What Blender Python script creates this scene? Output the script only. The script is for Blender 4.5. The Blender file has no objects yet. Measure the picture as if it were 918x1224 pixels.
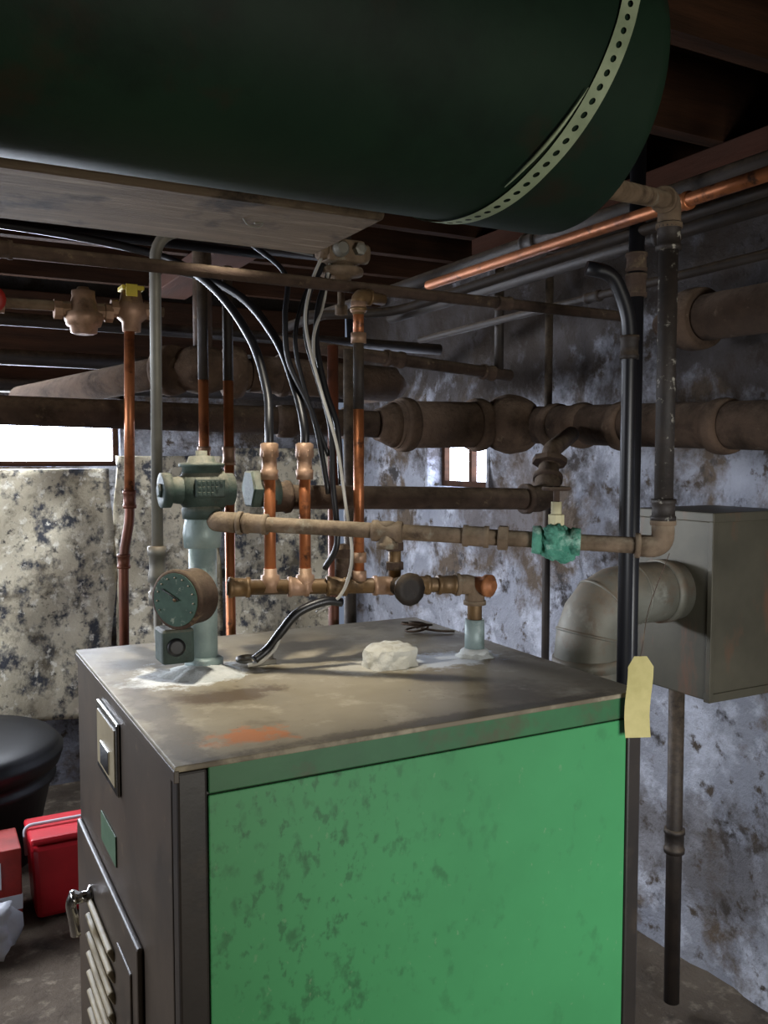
import bpy, bmesh, math, random
from mathutils import Vector, Matrix, noise
random.seed(7)
V=Vector
# ------------------------------------------------------------------ helpers
def lin(h):
    h=h.lstrip('#'); o=[]
    for i in (0,2,4):
        c=int(h[i:i+2],16)/255
        o.append(c/12.92 if c<=.04045 else ((c+.055)/1.055)**2.4)
    return (*o,1)
def nd(nt,t,**k):
    n=nt.nodes.new(t)
    for a,b in k.items(): setattr(n,a,b)
    return n
def noise_n(nt,scale,detail=6,rough=.6,stretch=None,off=0):
    tc=nd(nt,'ShaderNodeTexCoord'); mp=nd(nt,'ShaderNodeMapping')
    if stretch: mp.inputs['Scale'].default_value=stretch
    mp.inputs['Location'].default_value=(off,off*.7,off*.3)
    nt.links.new(tc.outputs['Object'],mp.inputs['Vector'])
    n=nd(nt,'ShaderNodeTexNoise'); n.inputs['Scale'].default_value=scale
    n.inputs['Detail'].default_value=detail; n.inputs['Roughness'].default_value=rough
    nt.links.new(mp.outputs[0],n.inputs['Vector']); return n.outputs['Fac']
def ramp(nt,fac,lo,hi):
    r=nd(nt,'ShaderNodeMapRange'); r.inputs[1].default_value=lo; r.inputs[2].default_value=hi
    nt.links.new(fac,r.inputs[0]); return r.outputs[0]
def mix(nt,fac,a,b):
    m=nd(nt,'ShaderNodeMix',data_type='RGBA')
    if isinstance(fac,(int,float)): m.inputs[0].default_value=fac
    else: nt.links.new(fac,m.inputs[0])
    for s,i in ((a,6),(b,7)):
        if isinstance(s,tuple): m.inputs[i].default_value=s
        else: nt.links.new(s,m.inputs[i])
    return m.outputs[2]
def mul(nt,a,b,op='MULTIPLY'):
    m=nd(nt,'ShaderNodeMath',operation=op)
    for s,i in ((a,0),(b,1)):
        if isinstance(s,(int,float)): m.inputs[i].default_value=s
        else: nt.links.new(s,m.inputs[i])
    return m.outputs[0]
def mat(name,a,b=None,scale=12,rough=.6,metal=0,bump=.2,dust=None,dustamt=.8,layers=(),stretch=None,bscale=None,lo=.35,hi=.65,emit=None,bdist=.01,spots=(),spec=None,smudge=None):
    """two-tone noise base + noise layers + optional local stains and tone patches (colour,centre,radii,amount,nscale) + dust on upward faces"""
    m=bpy.data.materials.new(name); m.use_nodes=True; nt=m.node_tree
    p=nt.nodes['Principled BSDF']
    col=mix(nt,ramp(nt,noise_n(nt,scale,stretch=stretch),lo,hi),lin(a),lin(b or a))
    for i,L in enumerate(layers):
        c,s,l0,h0=L[:4]; st=L[4] if len(L)>4 else None
        col=mix(nt,ramp(nt,noise_n(nt,s,8,.65,st,off=3.1+i*5),l0,h0),col,lin(c))
    def dist(ce,ra):
        tc=nd(nt,'ShaderNodeTexCoord'); vm=nd(nt,'ShaderNodeVectorMath',operation='SUBTRACT'); vm.inputs[1].default_value=ce
        nt.links.new(tc.outputs['Object'],vm.inputs[0])
        vd=nd(nt,'ShaderNodeVectorMath',operation='DIVIDE'); vd.inputs[1].default_value=ra; nt.links.new(vm.outputs[0],vd.inputs[0])
        vl=nd(nt,'ShaderNodeVectorMath',operation='LENGTH'); nt.links.new(vd.outputs[0],vl.inputs[0])
        return mul(nt,1.0,vl.outputs['Value'],'SUBTRACT')
    for i,(c,ce,ra,amt,ns) in enumerate(spots):
        s2=mul(nt,dist(ce,ra),mul(nt,mul(nt,noise_n(nt,ns,7,.7,off=2+i*3),.5,'SUBTRACT'),2.6),'ADD')
        col=mix(nt,mul(nt,ramp(nt,s2,.12,.5),amt),col,lin(c))
    for i,(c,ce,ra,amt,ns,l0,h0) in enumerate(smudge or ()):
        # isolated smudges whose density fades out from a centre
        k=mul(nt,ramp(nt,dist(ce,ra),0,.6),ramp(nt,noise_n(nt,ns,5,.55,(1,1,.7),off=6+i*4),l0,h0))
        col=mix(nt,mul(nt,k,amt),col,lin(c))
    if dust:
        g=nd(nt,'ShaderNodeNewGeometry'); sx=nd(nt,'ShaderNodeSeparateXYZ')
        nt.links.new(g.outputs['Normal'],sx.inputs[0])
        up=ramp(nt,sx.outputs['Z'],.0,.9)
        n=ramp(nt,noise_n(nt,40,5,.7,off=9),.25,.6)
        k=mul(nt,mul(nt,up,n),dustamt)
        col=mix(nt,k,col,lin(dust))
        if metal:
            mm=nd(nt,'ShaderNodeMath',operation='MULTIPLY_ADD'); nt.links.new(k,mm.inputs[0]); mm.inputs[1].default_value=-metal; mm.inputs[2].default_value=metal
            nt.links.new(mm.outputs[0],p.inputs['Metallic'])
    nt.links.new(col,p.inputs['Base Color'])
    p.inputs['Roughness'].default_value=rough
    if spec is not None: p.inputs['Specular IOR Level'].default_value=spec
    if not(dust and metal): p.inputs['Metallic'].default_value=metal
    if bump:
        bn=nd(nt,'ShaderNodeBump'); bn.inputs['Strength'].default_value=bump; bn.inputs['Distance'].default_value=bdist
        nt.links.new(noise_n(nt,bscale or scale*4,8,.7,stretch),bn.inputs['Height']); nt.links.new(bn.outputs[0],p.inputs['Normal'])
    if emit:
        p.inputs['Emission Color'].default_value=lin(emit[0]); p.inputs['Emission Strength'].default_value=emit[1]
    return m
D='#85735d'
M=dict(
 green=mat('green_enamel','#3f8a53','#3a804d',2,.45,0,.03,layers=(('#46955c',1.0,.45,.8),),
   smudge=(('#24472c',(.58,1.25,.86),(.36,.5,.45),.55,34,.57,.68),('#24472c',(.52,1.25,.95),(.26,.5,.4),.5,70,.57,.66),('#2c5335',(1.0,1.25,.85),(.45,.5,.6),.3,28,.62,.72),('#7f9a74',(.8,1.25,.7),(.7,.5,.7),.4,90,.67,.73))),
 green_rim=mat('green_enamel_rim','#33683f','#2c5836',6,.5,0,.05,layers=(('#4b4532',8,.52,.70),)),
 black=mat('black_enamel','#262220','#332d28',5,.4,0,.05,layers=(('#4a3e32',9,.56,.8),)),
 front=mat('boiler_front_brown','#42382e','#4f4337',6,.45,0,.05,layers=(('#2e2822',4,.5,.7),('#6a5b46',20,.62,.78))),
 top=mat('dusty_boiler_top','#8c826c','#9e937b',5,.6,0,.15,layers=(('#736753',4,.54,.66),('#b7ac95',9,.56,.72),('#4a4133',60,.66,.72)),
   spots=(('#5c4b38',(.50,1.58,1.15),(.15,.06,.1),.8,14),('#6b5e49',(.80,1.96,1.15),(.20,.12,.1),.4,10),('#bd7038',(.46,1.335,1.15),(.085,.06,.1),.8,22),
          ('#f0f2ee',(.50,1.78,1.15),(.17,.12,.1),.95,16),('#e6ecf2',(1.01,1.64,1.15),(.18,.09,.1),.9,18),('#cfcaba',(.86,1.66,1.15),(.14,.09,.1),.7,18),
          ('#544838',(.36,1.5,1.15),(.05,.5,.1),.6,12),('#4d4230',(.8,1.26,1.15),(.6,.03,.1),.6,12))),
 powder=mat('white_powder','#f0f2ee','#d8dcd8',30,.95,0,.6),
 plaster=mat('plaster_chunk','#efede1','#d8d4c3',14,.95,0,.8),
 tank=mat('tank_dark_green','#14251b','#1a2e20',4,.6,0,.08,layers=(('#2d2218',6,.58,.75),('#0e1711',3,.5,.7)),spec=.18),
 strap=mat('galvanised_strap','#a8b596','#8c9a7c',20,.5,.2,.05),
 wood=mat('old_beam_wood','#7d6b56','#645440',3,.85,0,.5,stretch=(1,12,12),layers=(('#a0907a',5,.55,.7,(.6,8,8)),('#382d23',8,.54,.65))),
 joist=mat('dark_joist_wood','#40291b','#2c1d13',3,.85,0,.4,stretch=(1,10,10),spec=.15),
 joistred=mat('red_brown_board','#44271b','#352015',3,.85,0,.3,stretch=(6,1,6),spec=.15),
 ins=mat('dusty_pipe_insulation','#5d4b3d','#47392e',10,.95,0,.7,dust='#8f7b67',dustamt=.5,layers=(('#31261d',6,.52,.66),('#7d6c5a',16,.62,.72)),spec=.2),
 iron=mat('old_black_iron','#26201c','#332a23',18,.6,.3,.25,dust=D,dustamt=.6),
 irondust=mat('dusty_iron_pipe','#524238','#3e3128',20,.85,.05,.4,dust='#94826b',dustamt=.55,layers=(('#73634e',25,.6,.7),('#2b221b',9,.55,.68)),spec=.25),
 ironlt=mat('rusty_grey_pipe','#7d6a56','#5f4f3e',22,.8,.05,.4,dust='#b0a188',dustamt=.55,layers=(('#8f8978',18,.58,.7),('#46382b',11,.54,.68)),spec=.3),
 speck=mat('speckled_iron','#26211d','#332b25',18,.6,.2,.25,layers=(('#9a9589',50,.60,.66),)),
 conduit=mat('grey_conduit','#86847a','#747168',10,.55,.3,.05,dust=D),
 tealgrey=mat('teal_grey_paint','#3d4f48','#2f3d38',14,.65,.1,.3,dust='#968f7c',layers=(('#5f7268',16,.56,.7),('#232d29',9,.53,.68))),
 galvteal=mat('pale_riser_paint','#93a3a0','#768886',14,.45,.1,.15,layers=(('#c6d0cc',12,.55,.7),('#57665d',8,.6,.72))),
 brass=mat('aged_brass','#7d6240','#5f4a32',16,.5,.5,.15,dust=D,dustamt=.6,layers=(('#3b2f24',12,.56,.7),)),
 bronze=mat('bronze_valve','#a98770','#86694f',16,.5,.4,.2,dust='#94826c',dustamt=.5,layers=(('#5a4636',12,.58,.7),)),
 copper=mat('copper','#b8744b','#a0623c',9,.42,.6,.05,layers=(('#6d4029',8,.52,.66),('#4c3327',20,.58,.68))),
 copperdk=mat('dark_copper','#7a442d','#5b3728',9,.5,.4,.05,layers=(('#3d261b',8,.53,.68),)),
 verd=mat('verdigris_crust','#6fb79c','#4a927a',30,.9,0,.9,layers=(('#b9dcc8',25,.52,.66),('#2f5f4c',14,.56,.68),('#6b5a45',11,.60,.7))),
 cream=mat('cream_paint','#d8d0a8','#bdb48c',20,.7,0,.1),
 rubber=mat('black_rubber','#111114','#18181b',10,.4,0,.03),
 white=mat('white_cable','#b5b3ac','#96928a',10,.5,0,.02),
 chrome=mat('chrome','#d8d8d8','#b8b8b8',10,.18,1,0),
 plate=mat('ivory_plate','#9c8f72','#8a7d60',12,.5,0,.03),
 labelg=mat('green_label','#3f5d43','#4f6b50',30,.6,0,.02),
 louver=mat('beige_louver','#a89a7b','#8b7e64',12,.5,0,.05),
 gface=mat('gauge_face','#35493e','#435a4d',24,.6,0,.02,layers=(('#7b8576',55,.60,.66),),spec=.2),
 galv=mat('galvanised_flue','#7c7b70','#636155',6,.6,.25,.10,layers=(('#66452f',5,.49,.65),('#99998e',12,.56,.7)),dust=D),
 box=mat('grey_duct_box','#544f40','#454134',5,.55,.2,.06,layers=(('#6f4b36',3,.54,.72,(3,3,1)),)),
 tag=mat('yellow_tag','#bfb277','#aca066',20,.8,0,.05),
 red=mat('red_plastic','#d02632','#b81c29',5,.4,0,.02),
 redp=mat('red_paint','#a02a22','#7c211b',10,.5,0,.05),
 whitep=mat('white_plastic','#cfd2d8','#b5b8c2',5,.5,0,.02),
 blackp=mat('black_plastic','#17181c','#101114',5,.5,0,.03),
 floor=mat('dirt_floor','#6a5e50','#52473b',3,.95,0,.7,bdist=.03,layers=(('#8f8372',14,.55,.7),('#382f27',5,.56,.7))),
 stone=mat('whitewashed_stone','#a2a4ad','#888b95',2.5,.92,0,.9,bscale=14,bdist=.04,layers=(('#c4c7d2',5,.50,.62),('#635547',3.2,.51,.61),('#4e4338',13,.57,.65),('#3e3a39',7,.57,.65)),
   spots=(('#392f27',(2.1,1.5,2.25),(1,2.4,.86),.9,3),('#392f27',(2.1,4.0,2.25),(1,2.2,.86),.9,3),('#392f27',(.5,4.5,2.35),(2.5,1,.85),.9,3),('#54463a',(2.1,2.9,1.35),(1,.5,.3),.7,5),('#4d4237',(2.1,1.9,.35),(1,.5,.25),.6,6),('#4e4338',(2.1,2.2,1.1),(1,.3,.35),.7,7))),  # darkest brown patches sit across the upper walls
 concrete=mat('dark_wall','#5a5248','#484138',3,.95,0,.6,bdist=.03),
 blanket=mat('printed_insulation_blanket','#d8cfb6','#b5aa90',3,.75,0,.35,bscale=20,bdist=.03,layers=(('#6b6250',6,.52,.64),('#3c3e44',12,.50,.61,(1,1,.8)),('#eee9d8',20,.56,.66),('#514d46',28,.58,.67))),
 glass=mat('bright_daylight_pane','#dfe9ff',None,1,.5,0,0,emit=('#dbe6ff',18)),
 yellow=mat('yellow_plastic','#d8c23a','#c2ad30',10,.5,0,.02),
 cork=mat('orange_plug','#b5764a','#8f5a36',20,.6,.3,.1),
)
class B:
    def __init__(s,name): s.n=name; s.bm=bmesh.new(); s.m=[]
    def mi(s,k):
        if k not in s.m: s.m.append(k)
        return s.m.index(k)
    def face(s,vs,k,sm=True):
        try: f=s.bm.faces.new(vs)
        except ValueError: return
        f.material_index=s.mi(k); f.smooth=sm
    def ring(s,c,x,y,r,n): return [s.bm.verts.new(c+x*(r*math.cos(2*math.pi*i/n))+y*(r*math.sin(2*math.pi*i/n))) for i in range(n)]
    def sweep(s,pts,r,k,n=16,caps=True):
        pts=[V(p) for p in pts]; rs=r if isinstance(r,(list,tuple)) else [r]*len(pts)
        t=(pts[1]-pts[0]).normalized(); a=V((0,0,1)) if abs(t.z)<.9 else V((1,0,0))
        x=t.cross(a).normalized(); rings=[]
        for i,p in enumerate(pts):
            if i==0: tt=pts[1]-pts[0]
            elif i==len(pts)-1: tt=pts[-1]-pts[-2]
            else: tt=(pts[i]-pts[i-1]).normalized()+(pts[i+1]-pts[i]).normalized()
            tt.normalize(); x=(x-tt*x.dot(tt)).normalized(); y=tt.cross(x)
            rings.append(s.ring(p,x,y,rs[i],n))
        for A,Bq in zip(rings,rings[1:]):
            for j in range(n): s.face((A[j],A[(j+1)%n],Bq[(j+1)%n],Bq[j]),k)
        if caps: s.face(rings[0][::-1],k,False); s.face(rings[-1],k,False)
    def cyl(s,a,b,r,k,n=20): s.sweep([a,b],r,k,n)
    def lathe(s,o,ax,prof,k,n=24):
        """prof: list of (t,r) along axis"""
        o=V(o); t=V(ax).normalized(); a=V((0,0,1)) if abs(t.z)<.9 else V((1,0,0))
        x=t.cross(a).normalized(); y=t.cross(x)
        rings=[s.ring(o+t*q,x,y,max(r,1e-4),n) for q,r in prof]
        for A,Bq in zip(rings,rings[1:]):
            for j in range(n): s.face((A[j],A[(j+1)%n],Bq[(j+1)%n],Bq[j]),k,n>8)
        s.face(rings[0][::-1],k,False); s.face(rings[-1],k,False)
    def ball(s,c,r,k,sc=(1,1,1),n=20,jit=0):
        g=bmesh.ops.create_uvsphere(s.bm,u_segments=n,v_segments=n//2+2,radius=1)
        i=s.mi(k)
        for v in g['verts']:
            d=1+(noise.noise(v.co*2.3+V(c)*9)*jit if jit else 0)
            v.co=V((v.co.x*r*sc[0]*d,v.co.y*r*sc[1]*d,v.co.z*r*sc[2]*d))+V(c)
        for v in g['verts']:
            for f in v.link_faces: f.material_index=i; f.smooth=True
    def box(s,lo,hi,k,bev=0):
        lo,hi=V(lo),V(hi); c=(lo+hi)/2; d=hi-lo
        old=set(s.bm.faces)
        g=bmesh.ops.create_cube(s.bm,size=1); vs=g['verts']
        for v in vs: v.co=V((v.co.x*d.x,v.co.y*d.y,v.co.z*d.z))+c
        if bev:
            es=list(set(e for v in vs for e in v.link_edges))
            bmesh.ops.bevel(s.bm,geom=es,offset=bev,segments=2,affect='EDGES',profile=.5)
        fs=[f for f in s.bm.faces if f not in old]; i=s.mi(k)
        for f in fs: f.material_index=i; f.smooth=False
        return list(set(v for f in fs for v in f.verts))
    def run(s,pts,r,k,bend=.05,n=16,elbow=None,er=1.28,ek=None):
        """pipe run with rounded corners and optional elbow fittings"""
        P=fillet(pts,bend); s.sweep(P,r,k,n)
        if elbow:
            for i in range(1,len(pts)-1):
                p0,p1,p2=V(pts[i-1]),V(pts[i]),V(pts[i+1])
                a=(p0-p1).normalized(); b=(p2-p1).normalized(); L=bend+r*.9
                s.sweep(fillet([p1+a*L,p1,p1+b*L],bend),r*er,ek or k,n)
                for d in(a,b): s.lathe(p1+d*(L-r*.5),d,[(0,r*er),(.0,r*er*1.14),(r*.55,r*er*1.14),(r*.6,r*er)],ek or k,n)
    def coupling(s,c,ax,r,L,k,n=20):
        ax=V(ax).normalized(); c=V(c)
        s.lathe(c-ax*L/2,ax,[(0,r*1.0),(0,r*1.32),(L*.18,r*1.36),(L*.22,r*1.22),(L*.78,r*1.22),(L*.82,r*1.36),(L,r*1.32),(L,r)],k,n)
    def hexn(s,c,ax,r,L,k): 
        ax=V(ax).normalized(); s.lathe(V(c)-ax*L/2,ax,[(0,r*.9),(L*.1,r),(L*.9,r),(L,r*.9)],k,6)
    def done(s):
        me=bpy.data.meshes.new(s.n); bmesh.ops.recalc_face_normals(s.bm,faces=s.bm.faces); s.bm.to_mesh(me); s.bm.free()
        for k in s.m: me.materials.append(M[k])
        o=bpy.data.objects.new(s.n,me); bpy.context.collection.objects.link(o); return o
def fillet(pts,rad,seg=7):
    pts=[V(p) for p in pts]; out=[pts[0]]
    for i in range(1,len(pts)-1):
        a,b,c=pts[i-1],pts[i],pts[i+1]; L=min(rad,(a-b).length*.49,(c-b).length*.49)
        p=b+(a-b).normalized()*L; q=b+(c-b).normalized()*L
        for j in range(seg+1):
            t=j/seg; out.append(p*(1-t)**2+b*2*t*(1-t)+q*t*t)
    out.append(pts[-1]); return out
def spline(pts,seg=8):
    P=[V(p) for p in pts]; P=[P[0]*2-P[1]]+P+[P[-1]*2-P[-2]]; out=[]
    for i in range(1,len(P)-2):
        a,b,c,d=P[i-1:i+3]
        for j in range(seg):
            t=j/seg
            out.append(.5*((2*b)+(c-a)*t+(2*a-5*b+4*c-d)*t*t+(3*b-a-3*c+d)*t**3))
    out.append(P[-2]); return out

# ------------------------------------------------------------------ room shell
def wallgrid(name,o,u,v,nu,nv,k,amp,holes=(),fr=2.2,inward=None):
    """rough wall built on a grid; holes are (u0,u1,v0,v1) in metres"""
    b=B(name); o,u,v=V(o),V(u),V(v); lu,lv=u.length,v.length; nrm=V(inward)
    us=sorted(set([i*lu/nu for i in range(nu+1)]+[h[i] for h in holes for i in(0,1)]))
    vs=sorted(set([i*lv/nv for i in range(nv+1)]+[h[i] for h in holes for i in(2,3)]))
    G=[]
    for a in us:
        row=[]
        for c in vs:
            p=o+u.normalized()*a+v.normalized()*c
            d=amp*(noise.noise(p*fr)+.5*noise.noise(p*fr*2.7)+.25*noise.noise(p*fr*7))
            row.append(b.bm.verts.new(p+nrm*(d-amp*.5)))
        G.append(row)
    for i in range(len(us)-1):
        for j in range(len(vs)-1):
            cu,cv=(us[i]+us[i+1])/2,(vs[j]+vs[j+1])/2
            if any(h[0]<cu<h[1] and h[2]<cv<h[3] for h in holes): continue
            b.face((G[i][j],G[i+1][j],G[i+1][j+1],G[i][j+1]),k)
    return b.done()
H=2.52
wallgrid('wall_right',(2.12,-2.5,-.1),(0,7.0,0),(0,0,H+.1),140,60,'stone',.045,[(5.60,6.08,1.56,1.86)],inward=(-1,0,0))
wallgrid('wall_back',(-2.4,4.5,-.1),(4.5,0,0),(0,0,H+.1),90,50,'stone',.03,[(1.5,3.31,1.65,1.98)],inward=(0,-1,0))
wallgrid('wall_left',(-2.4,-2.5,-.1),(0,7,0),(0,0,H+.1),40,14,'concrete',.02,inward=(1,0,0))
wallgrid('wall_front',(-2.4,-2.5,-.1),(4.5,0,0),(0,0,H+.1),30,14,'concrete',.02,inward=(0,1,0))
wallgrid('floor',(-2.45,-2.55,0),(4.65,0,0),(0,7.1,0),90,140,'floor',.02,inward=(0,0,1))
b=B('ceiling'); b.box((-2.45,-2.55,H),(2.2,4.55,H+.04),'joist'); b.done()
b=B('ceiling_joists')
y=-2.3
while y<4.25:
    b.box((-2.39,y-.022,2.345),(2.09,y+.022,H-.001),'joist')
    y+=.35
b.done()
b=B('sill_beam'); b.box((-2.39,4.30,1.93),(2.05,4.46,2.34),'joist',.006); b.done()
b=B('cross_board'); b.box((.92,1.62,2.285),(1.08,3.9,2.343),'joistred',.004); b.done()
b=B('cross_board'); b.box((1.72,.2,2.285),(1.88,2.6,2.343),'joistred',.004); b.done()
def window(name,lo,hi,ax):
    b=B(name); lo,hi=V(lo),V(hi)
    b.box(lo,hi,'glass')
    t=.025
    if ax=='y':
        f=lo.y-.03
        b.box((lo.x,f,lo.z),(hi.x,lo.y-.001,lo.z+t),'joist');b.box((lo.x,f,hi.z-t),(hi.x,lo.y-.001,hi.z),'joist')
        for x in(lo.x,hi.x-t): b.box((x,f,lo.z+t),(x+t,lo.y-.001,hi.z-t),'joist')
    else:
        f=lo.x-.03
        b.box((f,lo.y,lo.z),(lo.x-.001,hi.y,lo.z+t),'joist');b.box((f,lo.y,hi.z-t),(lo.x-.001,hi.y,hi.z),'joist')
        for q in(lo.y,(lo.y+hi.y)/2-t/2,hi.y-t): b.box((f,q,lo.z+t),(lo.x-.001,q+t,hi.z-t),'joist')
    return b.done()
window('window_1',(-.9,4.58,1.55),(.91,4.60,1.88),'y')
window('window_2',(2.24,3.10,1.46),(2.26,3.58,1.76),'x')
b=B('trim_1')
b.box((-.9,4.5,1.53),(.91,4.6,1.549),'stone'); b.box((-.92,4.5,1.53),(-.9,4.6,1.9),'stone'); b.box((.91,4.5,1.53),(.93,4.6,1.9),'stone'); b.box((-.92,4.5,1.881),(.93,4.6,1.9),'stone'); b.done()
b=B('trim_2')
b.box((2.13,3.08,1.44),(2.26,3.6,1.459),'stone'); b.box((2.13,3.08,1.761),(2.26,3.6,1.78),'stone'); b.box((2.13,3.08,1.46),(2.26,3.099,1.76),'stone'); b.box((2.13,3.581,1.46),(2.26,3.6,1.76),'stone'); b.done()
def blanket(x0,x1,z0,z1,y,ph):
    b=B('insulation_blanket'); nx,nz=60,40; G=[]
    for i in range(nx+1):
        x=x0+(x1-x0)*i/nx; row=[]
        for j in range(nz+1):
            z=z0+(z1-z0)*j/nz; hang=1-j/nz
            d=.03*math.sin(x*9+ph+.8*math.sin(z*3+ph))*(.4+hang*.6)+.05*noise.noise(V((x*4,z*4,ph)))
            zz=z+(.02*math.sin(x*5+ph) if j==0 else 0)
            xx=x+(.015*math.sin(z*7+ph) if i in(0,nx) else 0)
            row.append(b.bm.verts.new((xx,y+d,zz)))
        G.append(row)
    for i in range(nx):
        for j in range(nz): b.face((G[i][j],G[i+1][j],G[i+1][j+1],G[i][j+1]),'blanket')
    o=b.done(); s=o.modifiers.new('thick','SOLIDIFY'); s.thickness=.012; return o
blanket(-1.3,.84,.36,1.54,4.36,.4); blanket(.86,1.38,.38,1.60,4.38,2.1); blanket(1.42,2.02,.30,1.64,4.36,4.0)

# ------------------------------------------------------------------ boiler
X0,X1,Y0,Y1,Zt=.3225,1.222,1.25,2.123,1.15
b=B('boiler')
b.box((X0+.012,Y0+.008,.0),(X1-.006,Y1,1.104),'black')
b.box((X0+.048,Y0,.06),(X1-.036,Y0+.012,1.100),'green',.002)
b.box((X0+.048,Y0-.001,1.103),(X1-.012,Y1,1.146),'green_rim',.002)
b.box((X0+.001,Y0-.002,.02),(X0+.046,Y0+.03,1.142),'black',.004)
b.box((X1-.034,Y0-.003,.02),(X1,Y0+.03,1.10),'black',.004)
b.box((X0,Y0+.03,.02),(X0+.02,Y1-.002,1.142),'front',.003)
b.box((X0-.002,Y0-.003,1.143),(X1+.002,Y1+.002,1.152),'top',.002)
b.box((X0-.004,Y0-.004,1.128),(X0+.004,Y1,1.146),'front',.001)
b.box((X0-.012,1.478,.10),(X0-.0005,2.100,.765),'front',.004)
b.box((X0-.016,1.52,.15),(X0-.010,1.64,.70),'front',.003)
for i in range(8):
    z=.655-i*.042
    vs=b.box((X0-.022,1.675,z-.014),(X0-.010,1.925,z+.014),'louver',.004)
    bmesh.ops.rotate(b.bm,verts=vs,cent=V((X0-.014,1.8,z)),matrix=Matrix.Rotation(math.radians(-28),3,'Y'))
b.box((X0-.008,1.640,.970),(X0-.0005,1.840,1.108),'chrome',.003)
b.box((X0-.010,1.655,.985),(X0-.006,1.825,1.093),'plate',.001)
b.box((X0-.013,1.700,.995),(X0-.009,1.780,1.04),'chrome',.001)
b.box((X0-.003,1.695,.815),(X0-.0005,1.843,.875),'labelg',.0005)
b.lathe((X0-.010,1.915,.665),(-1,0,0),[(0,.022),(.008,.022),(.012,.012),(.035,.012),(.038,.02),(.046,.018)],'chrome')
b.sweep(spline([(X0-.046,1.915,.68),(X0-.055,1.915,.655),(X0-.050,1.915,.62),(X0-.046,1.915,.585)]),.011,'chrome',12)
b.done()
def mound(name,c,rx,ry,h,k,ph,n=36):
    b=B(name); rings=[]
    for j,(q,hh) in enumerate(((1,.0005),(.8,.35),(.5,.8),(.22,1))):
        r=[]
        for i in range(n):
            a=2*math.pi*i/n; w=1+.28*noise.noise(V((math.cos(a)*1.7,math.sin(a)*1.7,ph)))+.25*noise.noise(V((math.cos(a)*5,math.sin(a)*5,ph+3)))
            r.append(b.bm.verts.new((c[0]+rx*q*w*math.cos(a),c[1]+ry*q*w*math.sin(a),c[2]+h*hh*(1+.4*noise.noise(V((i,j,ph)))))))
        rings.append(r)
    for A,C in zip(rings,rings[1:]):
        for i in range(n): b.face((A[i],A[(i+1)%n],C[(i+1)%n],C[i]),k)
    b.face(rings[-1],k); return b.done()
TZ=1.1522
mound('white_powder_pile',(.515,1.77,TZ),.085,.075,.016,'powder',1.2)
mound('white_powder_pile',(1.10,1.64,TZ),.042,.042,.016,'powder',4.2)
b=B('plaster_chunk')
b.box((.832,1.605,TZ),(.952,1.705,TZ+.046),'plaster')
bmesh.ops.subdivide_edges(b.bm,edges=b.bm.edges[:],cuts=11,use_grid_fill=True)
for v in b.bm.verts:
    c=V((.892,1.655,TZ+.02)); d=v.co-c
    L=math.sqrt((d.x/.06)**2+(d.y/.05)**2); m=max(abs(d.x/.06),abs(d.y/.05)); 
    if L>0: f=.25+.75*m/L; v.co.x=c.x+d.x*f; v.co.y=c.y+d.y*f
    top=(v.co.z-TZ)/.046; v.co.x=c.x+(v.co.x-c.x)*(1-.1*top); v.co.y=c.y+(v.co.y-c.y)*(1-.1*top)
    v.co.z-=.008*top*m**6
    v.co+=V((noise.noise(v.co*50),noise.noise(v.co*50+V((5,5,5))),.6*noise.noise(v.co*50+V((9,2,1)))))*.007
    v.co.z=max(v.co.z,TZ)
b.done()
b=B('bent_wire_loops')
P=[]
for t in range(60):
    a=t*.35; P.append((1.10+.028*math.cos(a)+t*.0006,1.93+.02*math.sin(a),TZ+.006+.010*(1+math.sin(a*.5))))
b.sweep(P,.0028,'irondust',8); b.sweep(spline([(1.13,1.93,TZ+.01),(1.16,1.90,TZ+.006),(1.20,1.88,TZ+.004)]),.0028,'irondust',8); b.done()
b=B('pipe_clamp')
b.sweep([(.625+.022*math.cos(a/8*math.pi),1.80+.022*math.sin(a/8*math.pi),TZ+.012) for a in range(0,13)],.006,'conduit',8)
b.box((.635,1.775,TZ),(.68,1.795,TZ+.012),'conduit',.002); b.cyl((.67,1.785,TZ),(.67,1.785,TZ+.022),.006,'conduit'); b.done()

# ------------------------------------------------------------------ expansion tank, strap, beam
b=B('expansion_tank'); r=.196; prof=[(-1.45,.02),(-1.43,.10),(-1.39,.16),(-1.33,r),( -1.325,r+.002)]
prof+=[(.83,r+.002),(.84,r)]
for i in range(1,9):
    a=i/8*math.pi/2; prof.append((.84+.04*math.sin(a),max(r*math.cos(a),.002)))
b.lathe((0,1.03,2.12),(1,0,0),prof,'tank',64)
b.done()
b=B('perforated_hanger_strap')
R=.200; w=.027; pitch=.0165
L1=2.345-2.12
def sx_(a):
    K=[(-1,.768),(0,.768),(55,.705),(107,.658),(180,.63),(999,.63)]
    a=math.degrees(a)
    for (p,q),(u,v) in zip(K,K[1:]):
        if a<=u: return q+(v-q)*(a-p)/(u-p)
def spos(s):
    if s<L1: p=V((.768+.06*(1-s/L1),1.03-R,2.345-s)); nrm=V((0,-1,0))
    elif s<L1+math.pi*R:
        a=(s-L1)/R; p=V((0,1.03-R*math.cos(a),2.12-R*math.sin(a))); nrm=V((0,-math.cos(a),-math.sin(a))); p.x=sx_(a)
    else: p=V((.63,1.03+R,2.12+s-L1-math.pi*R)); nrm=V((0,1,0))
    return p,nrm
N=int((L1*2+math.pi*R)/pitch)
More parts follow.
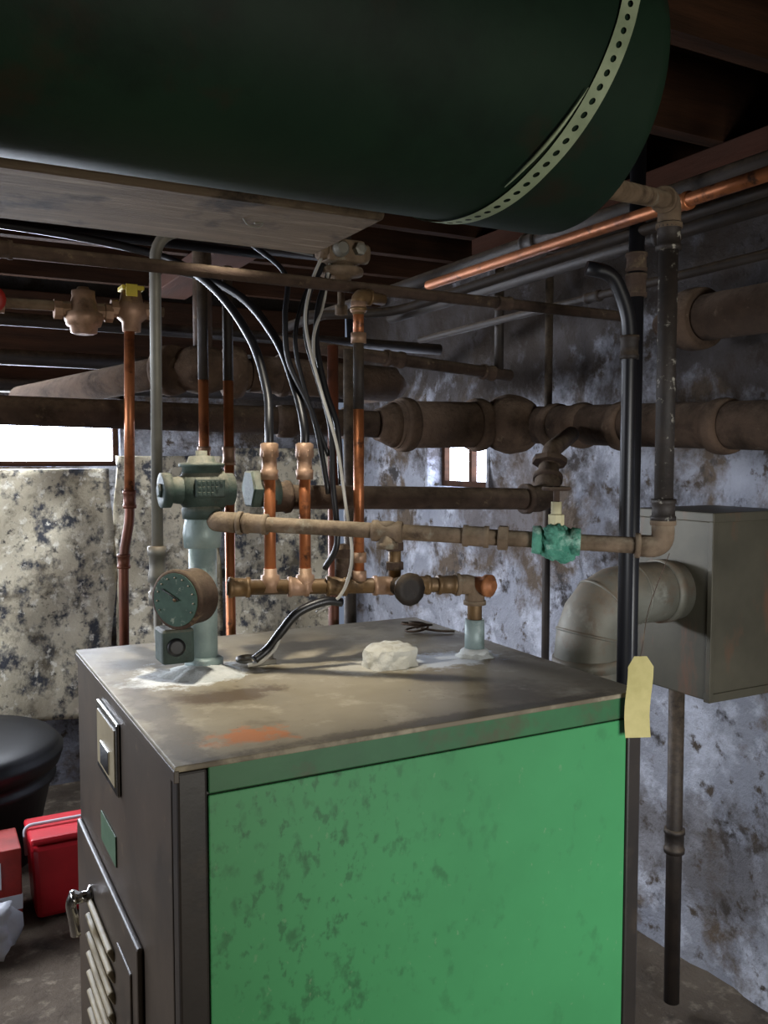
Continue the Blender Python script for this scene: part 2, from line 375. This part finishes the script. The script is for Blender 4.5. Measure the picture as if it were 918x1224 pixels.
for i in range(N):
    s0=i*pitch; hr=.0042
    def pt(ds,dw):
        p,nr=spos(s0+pitch/2+ds); p=p+V((dw,0,0))+nr*.001; return b.bm.verts.new(p)
    outer=[];inner=[]
    for j in range(16):
        a=2*math.pi*j/16; cx,cy=math.cos(a),math.sin(a); m=max(abs(cx),abs(cy))
        outer.append(pt(cx/m*pitch/2,cy/m*w/2)); inner.append(pt(cx*hr,cy*hr))
    for j in range(16): b.face((outer[j],outer[(j+1)%16],inner[(j+1)%16],inner[j]),'strap')
bmesh.ops.remove_doubles(b.bm,verts=b.bm.verts[:],dist=.0002)
# curled loose end lying beside the strap
P=[]
for k in range(14):
    a=math.radians(24+k*3.0); q=R+.004; P.append((sx_(a)-.018-.010*math.sin(k/13*math.pi*.5),1.03-q*math.cos(a),2.12-q*math.sin(a)))
b.sweep(P,[.0006+.0022*math.sin(k/13*math.pi) for k in range(14)],'strap',8)
o=b.done()
b=B('girder_beam'); b.box((-2.39,1.236,1.965),(.66,1.51,2.343),'wood',.008); b.done()
b=B('bent_nail'); b.sweep(spline([(.46,1.33,1.966),(.47,1.335,1.958),(.485,1.33,1.955),(.49,1.325,1.960),(.475,1.32,1.957)]),.0014,'conduit',8); b.done()

# ------------------------------------------------------------------ near piping
b=B('flow_control_valve')
cx,cy=.529,1.805
b.cyl((cx,cy,TZ),(cx,cy,1.47),.029,'galvteal',28)
b.lathe((cx,cy,1.155),(0,0,1),[(0,.031),(0,.040),(.02,.040),(.026,.031)],'galvteal')
b.lathe((cx,cy,1.41),(0,0,1),[(0,.030),(0,.038),(.03,.040),(.045,.038),(.055,.036),(.07,.034)],'galvteal',28)
b.ball((cx,cy,1.53),.052,'tealgrey',(1.05,.95,1.0))
b.lathe((cx-.085,cy+.0,1.53),(1,0,0),[(0,.026),(.0,.036),(.018,.036),(.02,.026),(.045,.030),(.085,.045),(.125,.045),(.135,.034),(.15,.034)],'tealgrey',24)
b.lathe((cx-.092,cy,1.53),(1,0,0),[(0,.012),(.002,.016),(.012,.016)],'tealgrey',6)
b.hexn((cx+.118,cy,1.53),(1,0,0),.044,.036,'tealgrey'); b.lathe((cx+.136,cy,1.52),(1,0,0),[(0,.034),(.03,.034)],'tealgrey')
b.lathe((cx,cy,1.565),(0,0,1),[(0,.040),(.012,.040),(.012,.047),(.020,.047),(.022,.030),(.034,.026),(.036,.012),(.046,.012)],'tealgrey',24)
b.box((cx-.028,cy-.056,1.515),(cx+.034,cy-.040,1.555),'tealgrey',.004)
for i in range(3):
    for j in range(6-i): b.box((cx-.024+j*.009,cy-.058,1.543-i*.011),(cx-.018+j*.009,cy-.0555,1.549-i*.011),'tealgrey',.0005)
b.lathe((cx,cy,1.47),(0,0,1),[(0,.034),(.0,.040),(.02,.042),(.03,.036)],'tealgrey',24)
b.done()
b=B('supply_pipe')
b.run([(.672,1.81,1.512),(1.43,1.81,1.490),(1.47,1.85,1.57)],.027,'irondust',.045,22,True,1.25)
b.coupling((.70,1.81,1.511),(1,0,0),.027,.05,'irondust')
b.run([(1.47,1.85,1.56),(1.50,1.88,1.615),(1.76,2.11,1.665)],.024,'irondust',.04,22)
b.lathe((1.48,1.86,1.58),(.3,.3,1),[(0,.036),(0,.046),(.014,.046),(.016,.036)],'irondust',8)
b.done()
b=B('temperature_gauge')
n=V((-.8,-.6,0)); c0=V((.452,1.725,1.317))
b.lathe(c0-n*.065,n,[(0,.050),(.004,.056),(.055,.056),(.058,.060),(.066,.060),(.068,.054)],'irondust',40)
b.lathe(c0-n*.001,n,[(0,.053),(.0055,.053),(.006,.0525)],'gface',40)
up=V((0,0,1)); side=n.cross(up)
b.sweep([c0+n*.007-side*.01,c0+n*.007+side*.03+up*.02],.0014,'blackp',6)
for k in range(11):
    a=math.radians(-30+k*24); p=c0+n*.0062+side*(.044*math.cos(a))+up*(.044*math.sin(a)); b.ball(p,.0018,'conduit',n=8)
b.ball(c0+n*.006,.004,'irondust',n=10)
b.cyl(c0-n*.06,(.500,1.775,1.317),.014,'brass')
b.box((.425,1.735,1.185),(.490,1.80,1.255),'tealgrey',.006)
b.lathe((.452,1.7355,1.22),(0,-1,0),[(0,.018),(.006,.018),(.008,.012)],'blackp',20)
b.box((.445,1.74,1.25),(.475,1.78,1.275),'conduit',.003)
b.done()
A=V((.548,1.752,1.466)); E=V((1.235,1.215,1.430)); d=(E-A)
b=B('expansion_tank_pipe')
b.run([(.548,1.80,1.466),A,E,(1.235,1.215,2.065),(.885,1.0,1.985)],.0155,'ironlt',.035,18,True,1.35)
b.cyl((1.235,1.215,1.48),(1.235,1.215,2.02),.0175,'speck',20); b.coupling((1.235,1.215,1.50),(0,0,1),.0175,.04,'speck'); b.coupling((1.235,1.215,2.0),(0,0,1),.0175,.05,'speck')
for q in (.09,.60): b.coupling(A+d*q,d,.016,.05,'ironlt')
t=A+d*.40; b.coupling(t,d,.016,.06,'ironlt'); b.lathe(t,(0,0,-1),[(0,.018),(.022,.018),(.022,.022),(.034,.022),(.034,.012)],'ironlt',20)
b.lathe(t,(0,0,1),[(0,.016),(.018,.017),(.02,.010)],'ironlt',20)
b.hexn(A+d*.66,d,.026,.02,'ironlt')
b.done()
b=B('corroded_valve')
t=A+d*.775; u=d.normalized()
b.lathe(t-u*.045,u,[(0,.018),(0,.026),(.016,.028),(.02,.020),(.045,.030),(.07,.020),(.074,.028),(.09,.026),(.09,.018)],'verd',20)
b.ball(t+V((0,0,-.004)),.033,'verd',(1,1,1.05),jit=.45,n=28); b.ball(t+V((.012,-.01,-.022)),.021,'verd',jit=.6); b.ball(t+V((-.014,-.01,.014)),.02,'verd',jit=.6)
b.cyl(t,t+V((0,0,.075)),.010,'cream'); b.lathe(t+V((0,0,.03)),(0,0,1),[(0,.015),(.02,.015),(.022,.010)],'cream',8)
b.lathe(t+V((0,0,.075)),(0,0,1),[(0,.006),(.03,.006)],'irondust',8)
ring=[t+V((.024*math.cos(a/16*2*math.pi),.024*math.sin(a/16*2*math.pi),.10)) for a in range(17)]
b.sweep(ring,.004,'irondust',8)
for a in range(3):
    q=a*math.pi/3; b.cyl(t+V((.024*math.cos(q),.024*math.sin(q),.10)),t-V((.024*math.cos(q),.024*math.sin(q),-.10)),.003,'irondust',8)
b.done()
def hd(x): return V((x,1.80-.27*(x-.53),1.325-.02*(x-.53)))
b=B('return_header_pipe')
b.run([hd(.575),hd(1.103),(1.103,1.645,1.152)],.0165,'brass',.03,18,True,1.35,'ironlt')
for x,k in((.60,'brass'),(.72,'bronze'),(.80,'brass'),(.90,'bronze'),(.98,'brass'),(1.04,'brass')): b.coupling(hd(x),hd(1)-hd(0),.0165,.045,k)
b.lathe(hd(1.103),V((.35,-.9,0)),[(0,.018),(.03,.02),(.03,.025),(.042,.025),(.044,.014),(.052,.012)],'cork',20)
b.cyl((1.103,1.645,1.152),(1.103,1.645,1.235),.022,'galvteal',20)
b.lathe((1.103,1.645,1.152),(0,0,1),[(0,.034),(.012,.032),(.018,.024)],'powder',20)
t=hd(.925); b.lathe(t+V((0,-.01,0)),(0,-1,0),[(0,.02),(.02,.022),(.022,.016),(.045,.016),(.047,.034),(.06,.036),(.062,.02)],'iron',12)
b.cyl(t,t+V((0,0,.10)),.014,'brass'); b.lathe(t+V((0,0,.035)),(0,0,1),[(0,.02),(.016,.02),(.018,.014),(.04,.014),(.042,.02),(.06,.02)],'irondust',8)
b.cyl((.815,1.73,1.33),(.815,1.73,1.40),.016,'irondust'); b.lathe((.815,1.73,1.38),(0,0,1),[(0,.02),(.02,.022),(.03,.012)],'irondust',8)
b.done()
for x,h in((.663,[(.672,1.80,1.74),(.655,1.86,1.86),(.60,1.98,1.99),(.50,2.12,2.075),(.19,2.2,2.12),(-.3,2.25,2.13),(-1.2,2.25,2.13)]),
          (.735,[(.735,1.79,1.74),(.715,1.86,1.86),(.66,1.98,1.975),(.53,2.15,2.05),(.15,2.28,2.085),(-.3,2.33,2.09),(-1.2,2.33,2.08)])):
    p=hd(x); b=B('zone_riser_pipe')
    b.cyl(p,(p.x,p.y,1.60),.0125,'copper',18)
    b.lathe((p.x,p.y,p.z-.01),(0,0,1),[(0,.02),(.035,.02),(.037,.0145),(.05,.014)],'bronze',20)
    b.lathe((p.x,p.y,1.55),(0,0,1),[(0,.0135),(0,.018),(.02,.019),(.022,.016),(.045,.016),(.047,.019),(.075,.019),(.078,.013)],'bronze',20)
    b.hexn((p.x,p.y,1.605),(0,0,1),.020,.015,'bronze'); b.done()
    b=B('black_rubber_hose'); b.sweep(spline([(p.x,p.y,1.61),(p.x,p.y,1.66)]+h),.0095,'rubber',14); b.done()
p=hd(.848)
b=B('feed_riser_pipe'); b.cyl(p,(p.x,p.y,1.70),.0115,'copper',18); b.cyl((p.x,p.y,1.70),(p.x,p.y,1.86),.0115,'iron',18); b.cyl((p.x,p.y,1.84),(p.x,p.y,1.93),.0115,'copper',18)
for z in(1.33,1.37,1.84,1.905): b.lathe((p.x,p.y,z),(0,0,1),[(0,.0125),(0,.0165),(.022,.0165),(.022,.0125)],'bronze',18)
b.run([(p.x,p.y,1.90),(p.x,p.y,1.94),(p.x+.07,p.y+.02,1.94)],.0125,'brass',.02,16,True); b.done()
for x,y,z0,z1 in((.682,2.3,1.25,2.1),(.750,2.3,0,2.1)):
    b=B('copper_riser_pipe'); b.cyl((x,y,z0),(x,y,z1-.28),.0135,'copper',18); b.cyl((x,y,z1-.3),(x,y,z1),.0137,'iron',18); b.coupling((x,y,1.60),(0,0,1),.0135,.05,'bronze'); b.done()
b=B('copper_drop_pipe'); b.sweep([(.536,2.5,1.96),(.528,2.5,1.49)],.014,'copper',18); b.sweep(fillet([(.528,2.5,1.50),(.527,2.5,1.42),(.507,2.49,1.33),(.494,2.5,.02)],.03),.0135,'copperdk',18)
b.coupling((.528,2.5,1.48),(0,0,1),.014,.05,'copperdk'); b.coupling((.507,2.49,1.31),(0,0,1),.0135,.04,'copperdk'); b.done()
b=B('copper_drop_pipe'); b.cyl((1.02,2.22,.02),(1.02,2.22,1.9),.015,'copperdk',16); b.done()
b=B('iron_drop_pipe'); b.cyl((1.10,2.28,.02),(1.10,2.28,1.9),.018,'iron',16); b.done()
b=B('pressure_reducing_valve')
b.cyl((-.3,2.5,1.985),(.63,2.5,2.0),.014,'ironlt',16)
c=V((.416,2.5,1.987))
b.lathe(c+V((0,0,-.062)),(0,0,1),[(0,.024),(.004,.034),(.02,.036),(.022,.044),(.04,.050),(.055,.050),(.06,.040),(.085,.034),(.10,.030),(.115,.030),(.118,.018),(.125,.014)],'bronze',28)
b.lathe(c+V((-.075,0,0)),(1,0,0),[(0,.020),(0,.026),(.02,.026),(.022,.02),(.13,.02),(.13,.026),(.15,.026)],'bronze',8)
c=V((.542,2.5,2.0))
b.lathe(c+V((0,0,-.06)),(0,0,1),[(0,.016),(0,.024),(.025,.026),(.04,.042),(.075,.042),(.08,.032),(.11,.026)],'bronze',28)
b.lathe(c+V((-.055,0,0)),(1,0,0),[(0,.024),(.02,.024),(.022,.018),(.09,.018),(.09,.024),(.11,.024)],'bronze',8)
b.box(c+V((-.03,-.03,.050)),c+V((.03,.03,.062)),'yellow',.002); b.box(c+V((-.022,-.045,.030)),c+V((.008,-.038,.062)),'yellow',.001)
b.lathe((.15,2.5,1.99),(1,0,0),[(0,.016),(0,.024),(.02,.024),(.03,.03),(.05,.024),(.07,.024)],'bronze',16); b.cyl((.185,2.5,1.99),(.185,2.44,1.99),.008,'bronze'); b.lathe((.185,2.44,1.99),(0,-1,0),[(0,.03),(.004,.034),(.012,.034),(.014,.02)],'redp',16)
b.done()
b=B('grey_conduit')
b.sweep(fillet([(.472,1.958,1.33),(.476,1.952,2.085),(.60,1.90,2.085),(.80,1.842,2.055)],.085),.0125,'conduit',16)
b.lathe((.471,1.958,1.27),(0,0,1),[(0,.014),(.0,.02),(.03,.02),(.032,.016),(.05,.016),(.052,.02),(.07,.02),(.08,.0175),(.11,.0175),(.112,.021),(.13,.021),(.132,.0125)],'conduit',16)
b.sweep(spline([(.471,1.958,1.28),(.465,1.93,1.21),(.455,1.86,1.20),(.455,1.80,1.21)]),.010,'conduit',12)
b.done()
b=B('gas_pressure_regulator')
c=V((.855,1.815,2.045))
b.box(c+V((-.045,-.035,-.02)),c+V((.045,.035,.03)),'ironlt',.008)
b.lathe(c+V((-.06,-.01,.005)),(1,0,0),[(0,.016),(0,.022),(.015,.022),(.017,.016),(.10,.016),(.102,.022),(.118,.022)],'ironlt',10)
b.lathe(c+V((-.02,-.035,.005)),(0,-1,0),[(0,.018),(.012,.018),(.014,.012),(.02,.012)],'conduit',16)
b.lathe(c+V((.025,-.035,.008)),(0,-1,0),[(0,.014),(.016,.014),(.018,.008)],'conduit',6)
b.lathe(c+V((0,0,-.02)),(0,0,-1),[(0,.028),(.008,.030),(.010,.048),(.016,.050),(.024,.048),(.028,.026),(.036,.020),(.04,.008),(.09,.008),(.09,.014),(.11,.014),(.112,.006)],'ironlt',28)
b.lathe(c+V((0,0,.03)),(0,0,1),[(0,.024),(.016,.022),(.018,.010),(.29,.010)],'iron',16)
b.done()
b=B('cable_bundle')
for pts,r,k in (
 ([(.80,1.80,2.03),(.775,1.79,1.98),(.745,1.76,1.90),(.745,1.74,1.83),(.765,1.72,1.73),(.79,1.70,1.62),(.80,1.68,1.50),(.805,1.66,1.39),(.79,1.68,1.31),(.74,1.70,1.27)],.0036,'white'),
 ([(.81,1.81,2.02),(.77,1.80,1.95),(.755,1.78,1.86),(.77,1.75,1.76),(.785,1.72,1.66),(.78,1.70,1.54),(.785,1.69,1.42),(.77,1.72,1.36)],.0065,'rubber'),
 ([(.83,1.81,2.02),(.79,1.79,1.93),(.775,1.77,1.84),(.785,1.745,1.74),(.80,1.72,1.66),(.805,1.71,1.54)],.0065,'rubber'),
 ([(.70,2.0,2.1),(.735,1.85,2.0),(.715,1.80,1.9),(.715,1.78,1.80),(.755,1.74,1.68),(.775,1.71,1.52)],.006,'rubber'),
 ([(.80,1.81,2.02),(.755,1.80,1.93),(.73,1.78,1.84),(.745,1.75,1.72),(.78,1.72,1.60)],.005,'rubber'),
 ([(.82,1.80,2.02),(.800,1.79,1.93),(.765,1.76,1.86),(.76,1.75,1.80)],.0036,'white'),
 ([(.795,1.69,1.29),(.755,1.69,1.295),(.70,1.70,1.275),(.665,1.71,1.235),(.640,1.72,1.20),(.61,1.72,1.18)],.0095,'rubber'),
 ([(.665,1.71,1.232),(.65,1.71,1.20),(.62,1.715,1.175),(.60,1.73,1.168)],.004,'white')):
    b.sweep(spline(pts),r,k,10)
b.done()

# ------------------------------------------------------------------ overhead runs
b=B('long_overhead_pipe'); b.cyl((-2.3,1.75,1.99),(1.62,1.75,1.958),.013,'irondust',16); b.coupling((.15,1.75,1.97),(1,0,0),.013,.04,'irondust'); b.coupling((1.25,1.75,1.961),(1,0,0),.013,.04,'irondust'); b.done()
b=B('copper_ceiling_pipe'); b.cyl((1.34,2.25,2.095),(1.345,.2,2.095),.0135,'copper',18); b.coupling((1.345,1.30,2.095),(0,1,0),.0135,.06,'copper'); b.done()
b=B('black_overhead_pipe'); b.run([(.95,2.25,1.98),(1.20,2.2,2.0),(1.44,1.35,2.10),(1.46,.2,2.12)],.013,'iron',.08,16); b.done()
b=B('overhead_branch_pipe'); b.cyl((.95,2.45,1.93),(1.85,2.55,1.88),.020,'irondust',16); b.coupling((1.36,2.495,1.907),(1,.1,-.05),.020,.07,'irondust'); b.coupling((1.75,2.54,1.885),(1,.1,-.05),.020,.05,'irondust'); b.cyl((1.80,2.545,1.88),(1.80,2.545,2.28),.016,'iron'); b.done()
b=B('black_drop_pipe'); b.run([(1.265,1.475,1.995),(1.315,1.45,1.985),(1.352,1.437,1.90),(1.355,1.437,.02)],.0155,'rubber',.05,16); b.coupling((1.353,1.437,1.83),(0,0,1),.0155,.05,'iron'); b.done()
b=B('black_drop_pipe'); b.cyl((1.405,1.475,.02),(1.405,1.475,2.34),.017,'rubber',16); b.coupling((1.405,1.475,1.97),(0,0,1),.0175,.05,'irondust'); b.coupling((1.405,1.475,2.02),(0,0,1),.0175,.04,'irondust'); b.done()
def collar(b,c,ax,r,k='ins',L=.045): b.lathe(V(c)-V(ax).normalized()*L/2,ax,[(0,r),(0,r*1.1),(L*.3,r*1.15),(L*.7,r*1.15),(L,r*1.1),(L,r)],k,28)
b=B('insulated_steam_main')
b.cyl((1.36,2.5,1.700),(1.80,2.5,1.706),.076,'ins',28); collar(b,(1.40,2.5,1.70),(1,0,0),.076); collar(b,(1.68,2.5,1.704),(1,0,0),.078)
b.lathe((1.30,2.5,1.699),(1,0,0),[(0,.05),(.02,.056),(.04,.066),(.07,.076)],'ins',28)
b.ball((1.79,2.46,1.706),.103,'ins',(1.05,1,.98),n=32,jit=.06)
b.cyl((1.85,2.45,1.705),(1.86,.2,1.635),.062,'ins',28)
for y in(2.30,1.98,1.62,.9): collar(b,(1.853,y,1.702-.031*(2.45-y)),(0,-1,0),.064,'ins',.05)
b.ball((1.853,2.17,1.695),.072,'ins',n=24,jit=.05)
b.cyl((1.30,2.5,1.70),(-2.3,3.3,1.80),.042,'irondust',24); collar(b,(1.22,2.518,1.702),(1,-.22,0),.044,'irondust',.06); collar(b,(1.02,2.562,1.706),(1,-.22,0),.044,'irondust',.06)
b.done()
b=B('insulated_branch_main')
b.run([(.35,3.45,1.80),(.73,2.8,1.87),(1.55,2.8,1.853),(1.62,3.3,1.86)],.050,'ins',.10,24)
b.ball((.83,2.8,1.875),.080,'ins',(1.35,1,.95),n=28,jit=.12); collar(b,(.93,2.8,1.872),(1,0,0),.075,'ins',.05); collar(b,(.73,2.82,1.87),(.6,-1,0),.07,'ins',.05)
b.cyl((.98,2.8,1.87),(1.52,2.8,1.854),.062,'ins',24); collar(b,(1.1,2.8,1.868),(1,0,0),.062,'ins',.03)
b.cyl((.83,2.8,1.87),(.83,2.8,2.3),.03,'irondust')
b.done()
b=B('insulated_wall_pipe')
b.cyl((1.96,1.86,1.985),(1.96,.2,1.965),.064,'ins',28); collar(b,(1.96,1.82,1.984),(0,1,0),.076,'ins',.07)
b.lathe((1.96,1.83,1.985),(0,1,0),[(0,.07),(.03,.078),(.04,.078),(.05,.05),(.055,.03)],'ins',28)
b.run([(1.96,1.86,1.985),(1.96,1.95,1.985),(2.07,1.97,1.99)],.04,'irondust',.04,18)
b.done()
for (a,c,r,k) in(((1.56,.2,2.20),(1.56,3.9,2.20),.022,'iron'),((1.62,.2,2.14),(1.62,3.0,2.12),.018,'iron'),((-2.3,3.1,2.05),(1.9,3.1,2.03),.022,'iron'),((-2.3,3.6,1.98),(1.9,3.6,1.96),.03,'iron'),((-2.3,2.65,2.24),(1.2,2.65,2.24),.016,'iron'),((-2.3,2.42,2.19),(.9,2.42,2.17),.012,'rubber'),((.1,1.9,2.27),(.1,4.0,2.27),.014,'iron'),
   ((-2.3,4.1,1.90),(2.0,4.1,1.90),.03,'iron'),((1.72,1.0,2.06),(1.72,2.95,2.04),.012,'iron')):
    b=B('overhead_pipe'); b.cyl(a,c,r,k,16); m_=(V(a)+V(c))/2; b.coupling(m_,V(c)-V(a),r,.06,k); b.done()

# ------------------------------------------------------------------ flue
b=B('flue_box')
b.box((1.80,1.60,.965),(2.085,1.86,1.45),'box',.004)
b.box((1.792,1.592,1.43),(2.09,1.868,1.455),'box',.003); b.box((1.795,1.595,.962),(2.09,1.615,.985),'box',.002)
b.box((1.793,1.593,.97),(1.808,1.608,1.45),'box',.002)
b.done()
b=B('flue_elbow_pipe'); r=.080
P=fillet([(1.80,1.73,1.24),(1.50,1.73,1.24),(1.50,1.73,.70),(1.225,1.73,.70)],.15,5); b.sweep(P,r,'galv',36)
for i,p in enumerate(P[1:-1]):
    if i%2: continue
    t=(P[i+2]-P[i]).normalized(); b.lathe(p-t*.004,t,[(0,r),(.001,r+.0025),(.007,r+.0025),(.008,r)],'galv',36)
for c,t in(((1.50,1.73,1.06),(0,0,1)),((1.74,1.73,1.24),(1,0,0))): b.lathe(c,t,[(0,r),(.0,r+.005),(.03,r+.005),(.03,r)],'galv',36)
b.done()
b=B('flue_drain_pipe'); b.cyl((1.90,1.80,.02),(1.895,1.80,.97),.022,'iron',18); b.coupling((1.898,1.80,.5),(0,0,1),.022,.07,'iron'); b.done()
b=B('thin_vertical_pipe'); b.cyl((1.98,2.5,.02),(1.98,2.5,2.3),.014,'iron',16); b.done()
b=B('yellow_paper_tag')
w,h=.0245,.155; c=V((1.187,1.226,1.150)); u=V((.92,-.39,0))
G=[]
for j in range(9):
    row=[]
    for i in range(5):
        z=-h/2+h*j/8; ww=w*(1 if j<8 else .5)
        row.append(b.bm.verts.new(c+u*(ww*(i-2)/2)+V((0,-.006+.004*math.sin(j*.7),z))))
    G.append(row)
for j in range(8):
    for i in range(4): b.face((G[j][i],G[j][i+1],G[j+1][i+1],G[j+1][i]),'tag')
b.sweep(spline([c+V((0,-.006,h/2-.012)),c+V((.003,-.01,h/2+.02)),c+V((.02,-.008,h/2+.09)),(1.232,1.195,1.42)]),.0008,'irondust',6)
b.lathe(c+V((0,-.003,h/2-.012)),(0,-1,0),[(0,.005),(.004,.005)],'cork',12)
b.done()

# ------------------------------------------------------------------ left corner clutter
b=B('black_plastic_bin')
b.lathe((.10,3.82,.0),(0,0,1),[(0,.30),(.30,.365),(.315,.385),(.33,.385),(.335,.37),(.365,.375),(.375,.40),(.42,.415),(.435,.415),(.44,.40),(.455,.40),(.475,.38),(.485,.28),(.49,.06),(.492,.0)],'blackp',56)
b.done()
b=B('red_picnic_cooler')
b.box((.32,3.17,.0),(.62,3.37,.265),'red',.02)
for v in b.bm.verts:
    if v.co.z<.15: v.co.x=.47+(v.co.x-.47)*.93; v.co.y=3.27+(v.co.y-3.27)*.93
b.box((.315,3.165,.266),(.625,3.375,.292),'red',.010)
b.sweep(fillet([(.312,3.27,.20),(.306,3.27,.305),(.634,3.27,.305),(.628,3.27,.20)],.03),.006,'whitep',10)
b.done()
b=B('cardboard_carton'); b.box((.12,3.15,.0),(.285,3.34,.28),'redp',.004); b.box((.119,3.149,.07),(.286,3.341,.12),'whitep'); b.box((.14,3.147,.15),(.22,3.15,.24),'whitep'); b.done()
b=B('white_plastic_bag'); b.ball((.15,3.02,.085),.10,'whitep',(1,.8,.9),n=28,jit=.6); b.done()

# ------------------------------------------------------------------ lights
def area(name,loc,tgt,sx,sy,e,col,spread=180):
    l=bpy.data.lights.new(name,'AREA'); l.shape='RECTANGLE'; l.size=sx; l.size_y=sy; l.energy=e; l.color=col; l.spread=math.radians(spread)
    o=bpy.data.objects.new(name,l); bpy.context.collection.objects.link(o); o.location=loc
    o.rotation_euler=(V(tgt)-V(loc)).to_track_quat('-Z','Y').to_euler(); return o
area('unseen_key_light',(1.0,-2.2,1.05),(.9,1.25,.75),1.3,1.1,27,(1,.95,.85),130)  # unseen soft key light behind the camera, with no opening in the wall
area('unseen_side_light',(-2.2,2.9,1.5),(1.5,3.4,.9),1.4,.6,48,(.86,.90,1),140)  # unseen bluish side light added for the blankets and right wall; no window there
area('window_daylight',(0,4.26,1.72),(.5,2.3,1.1),1.6,.3,65,(.84,.90,1))
area('right_wall_fill',(.9,-.3,1.1),(2.1,1.9,.5),.5,.5,8,(.82,.89,1),100)  # added fill lamp floating mid-room to brighten the right wall
l=bpy.data.lights.new('boiler_top_spot','SPOT'); l.energy=40; l.spot_size=math.radians(60); l.spot_blend=.9; l.shadow_soft_size=.03; l.color=(1,.93,.80)  # added spotlight above the boiler, out of view, to brighten its dusty top
o=bpy.data.objects.new('boiler_top_spot',l); bpy.context.collection.objects.link(o); o.location=(.56,1.60,2.2)
o.rotation_euler=(V((.55,1.70,1.15))-V(o.location)).to_track_quat('-Z','Y').to_euler()
w=bpy.data.worlds.new('w'); bpy.context.scene.world=w; w.use_nodes=True
w.node_tree.nodes['Background'].inputs[0].default_value=(.5,.6,.8,1); w.node_tree.nodes['Background'].inputs[1].default_value=.3

# ------------------------------------------------------------------ camera
cd=bpy.data.cameras.new('camera'); cam=bpy.data.objects.new('camera',cd); bpy.context.collection.objects.link(cam)
cd.sensor_fit='VERTICAL'; cd.sensor_height=24; cd.lens=24*1060/1224; cd.clip_start=.02
cam.location=(0,0,1.6); cam.rotation_euler=(math.radians(90-3.617),0,math.radians(-27.95))
bpy.context.scene.camera=cam
sc=bpy.context.scene; sc.view_settings.view_transform='Standard'; sc.view_settings.look='None'; sc.view_settings.exposure=0
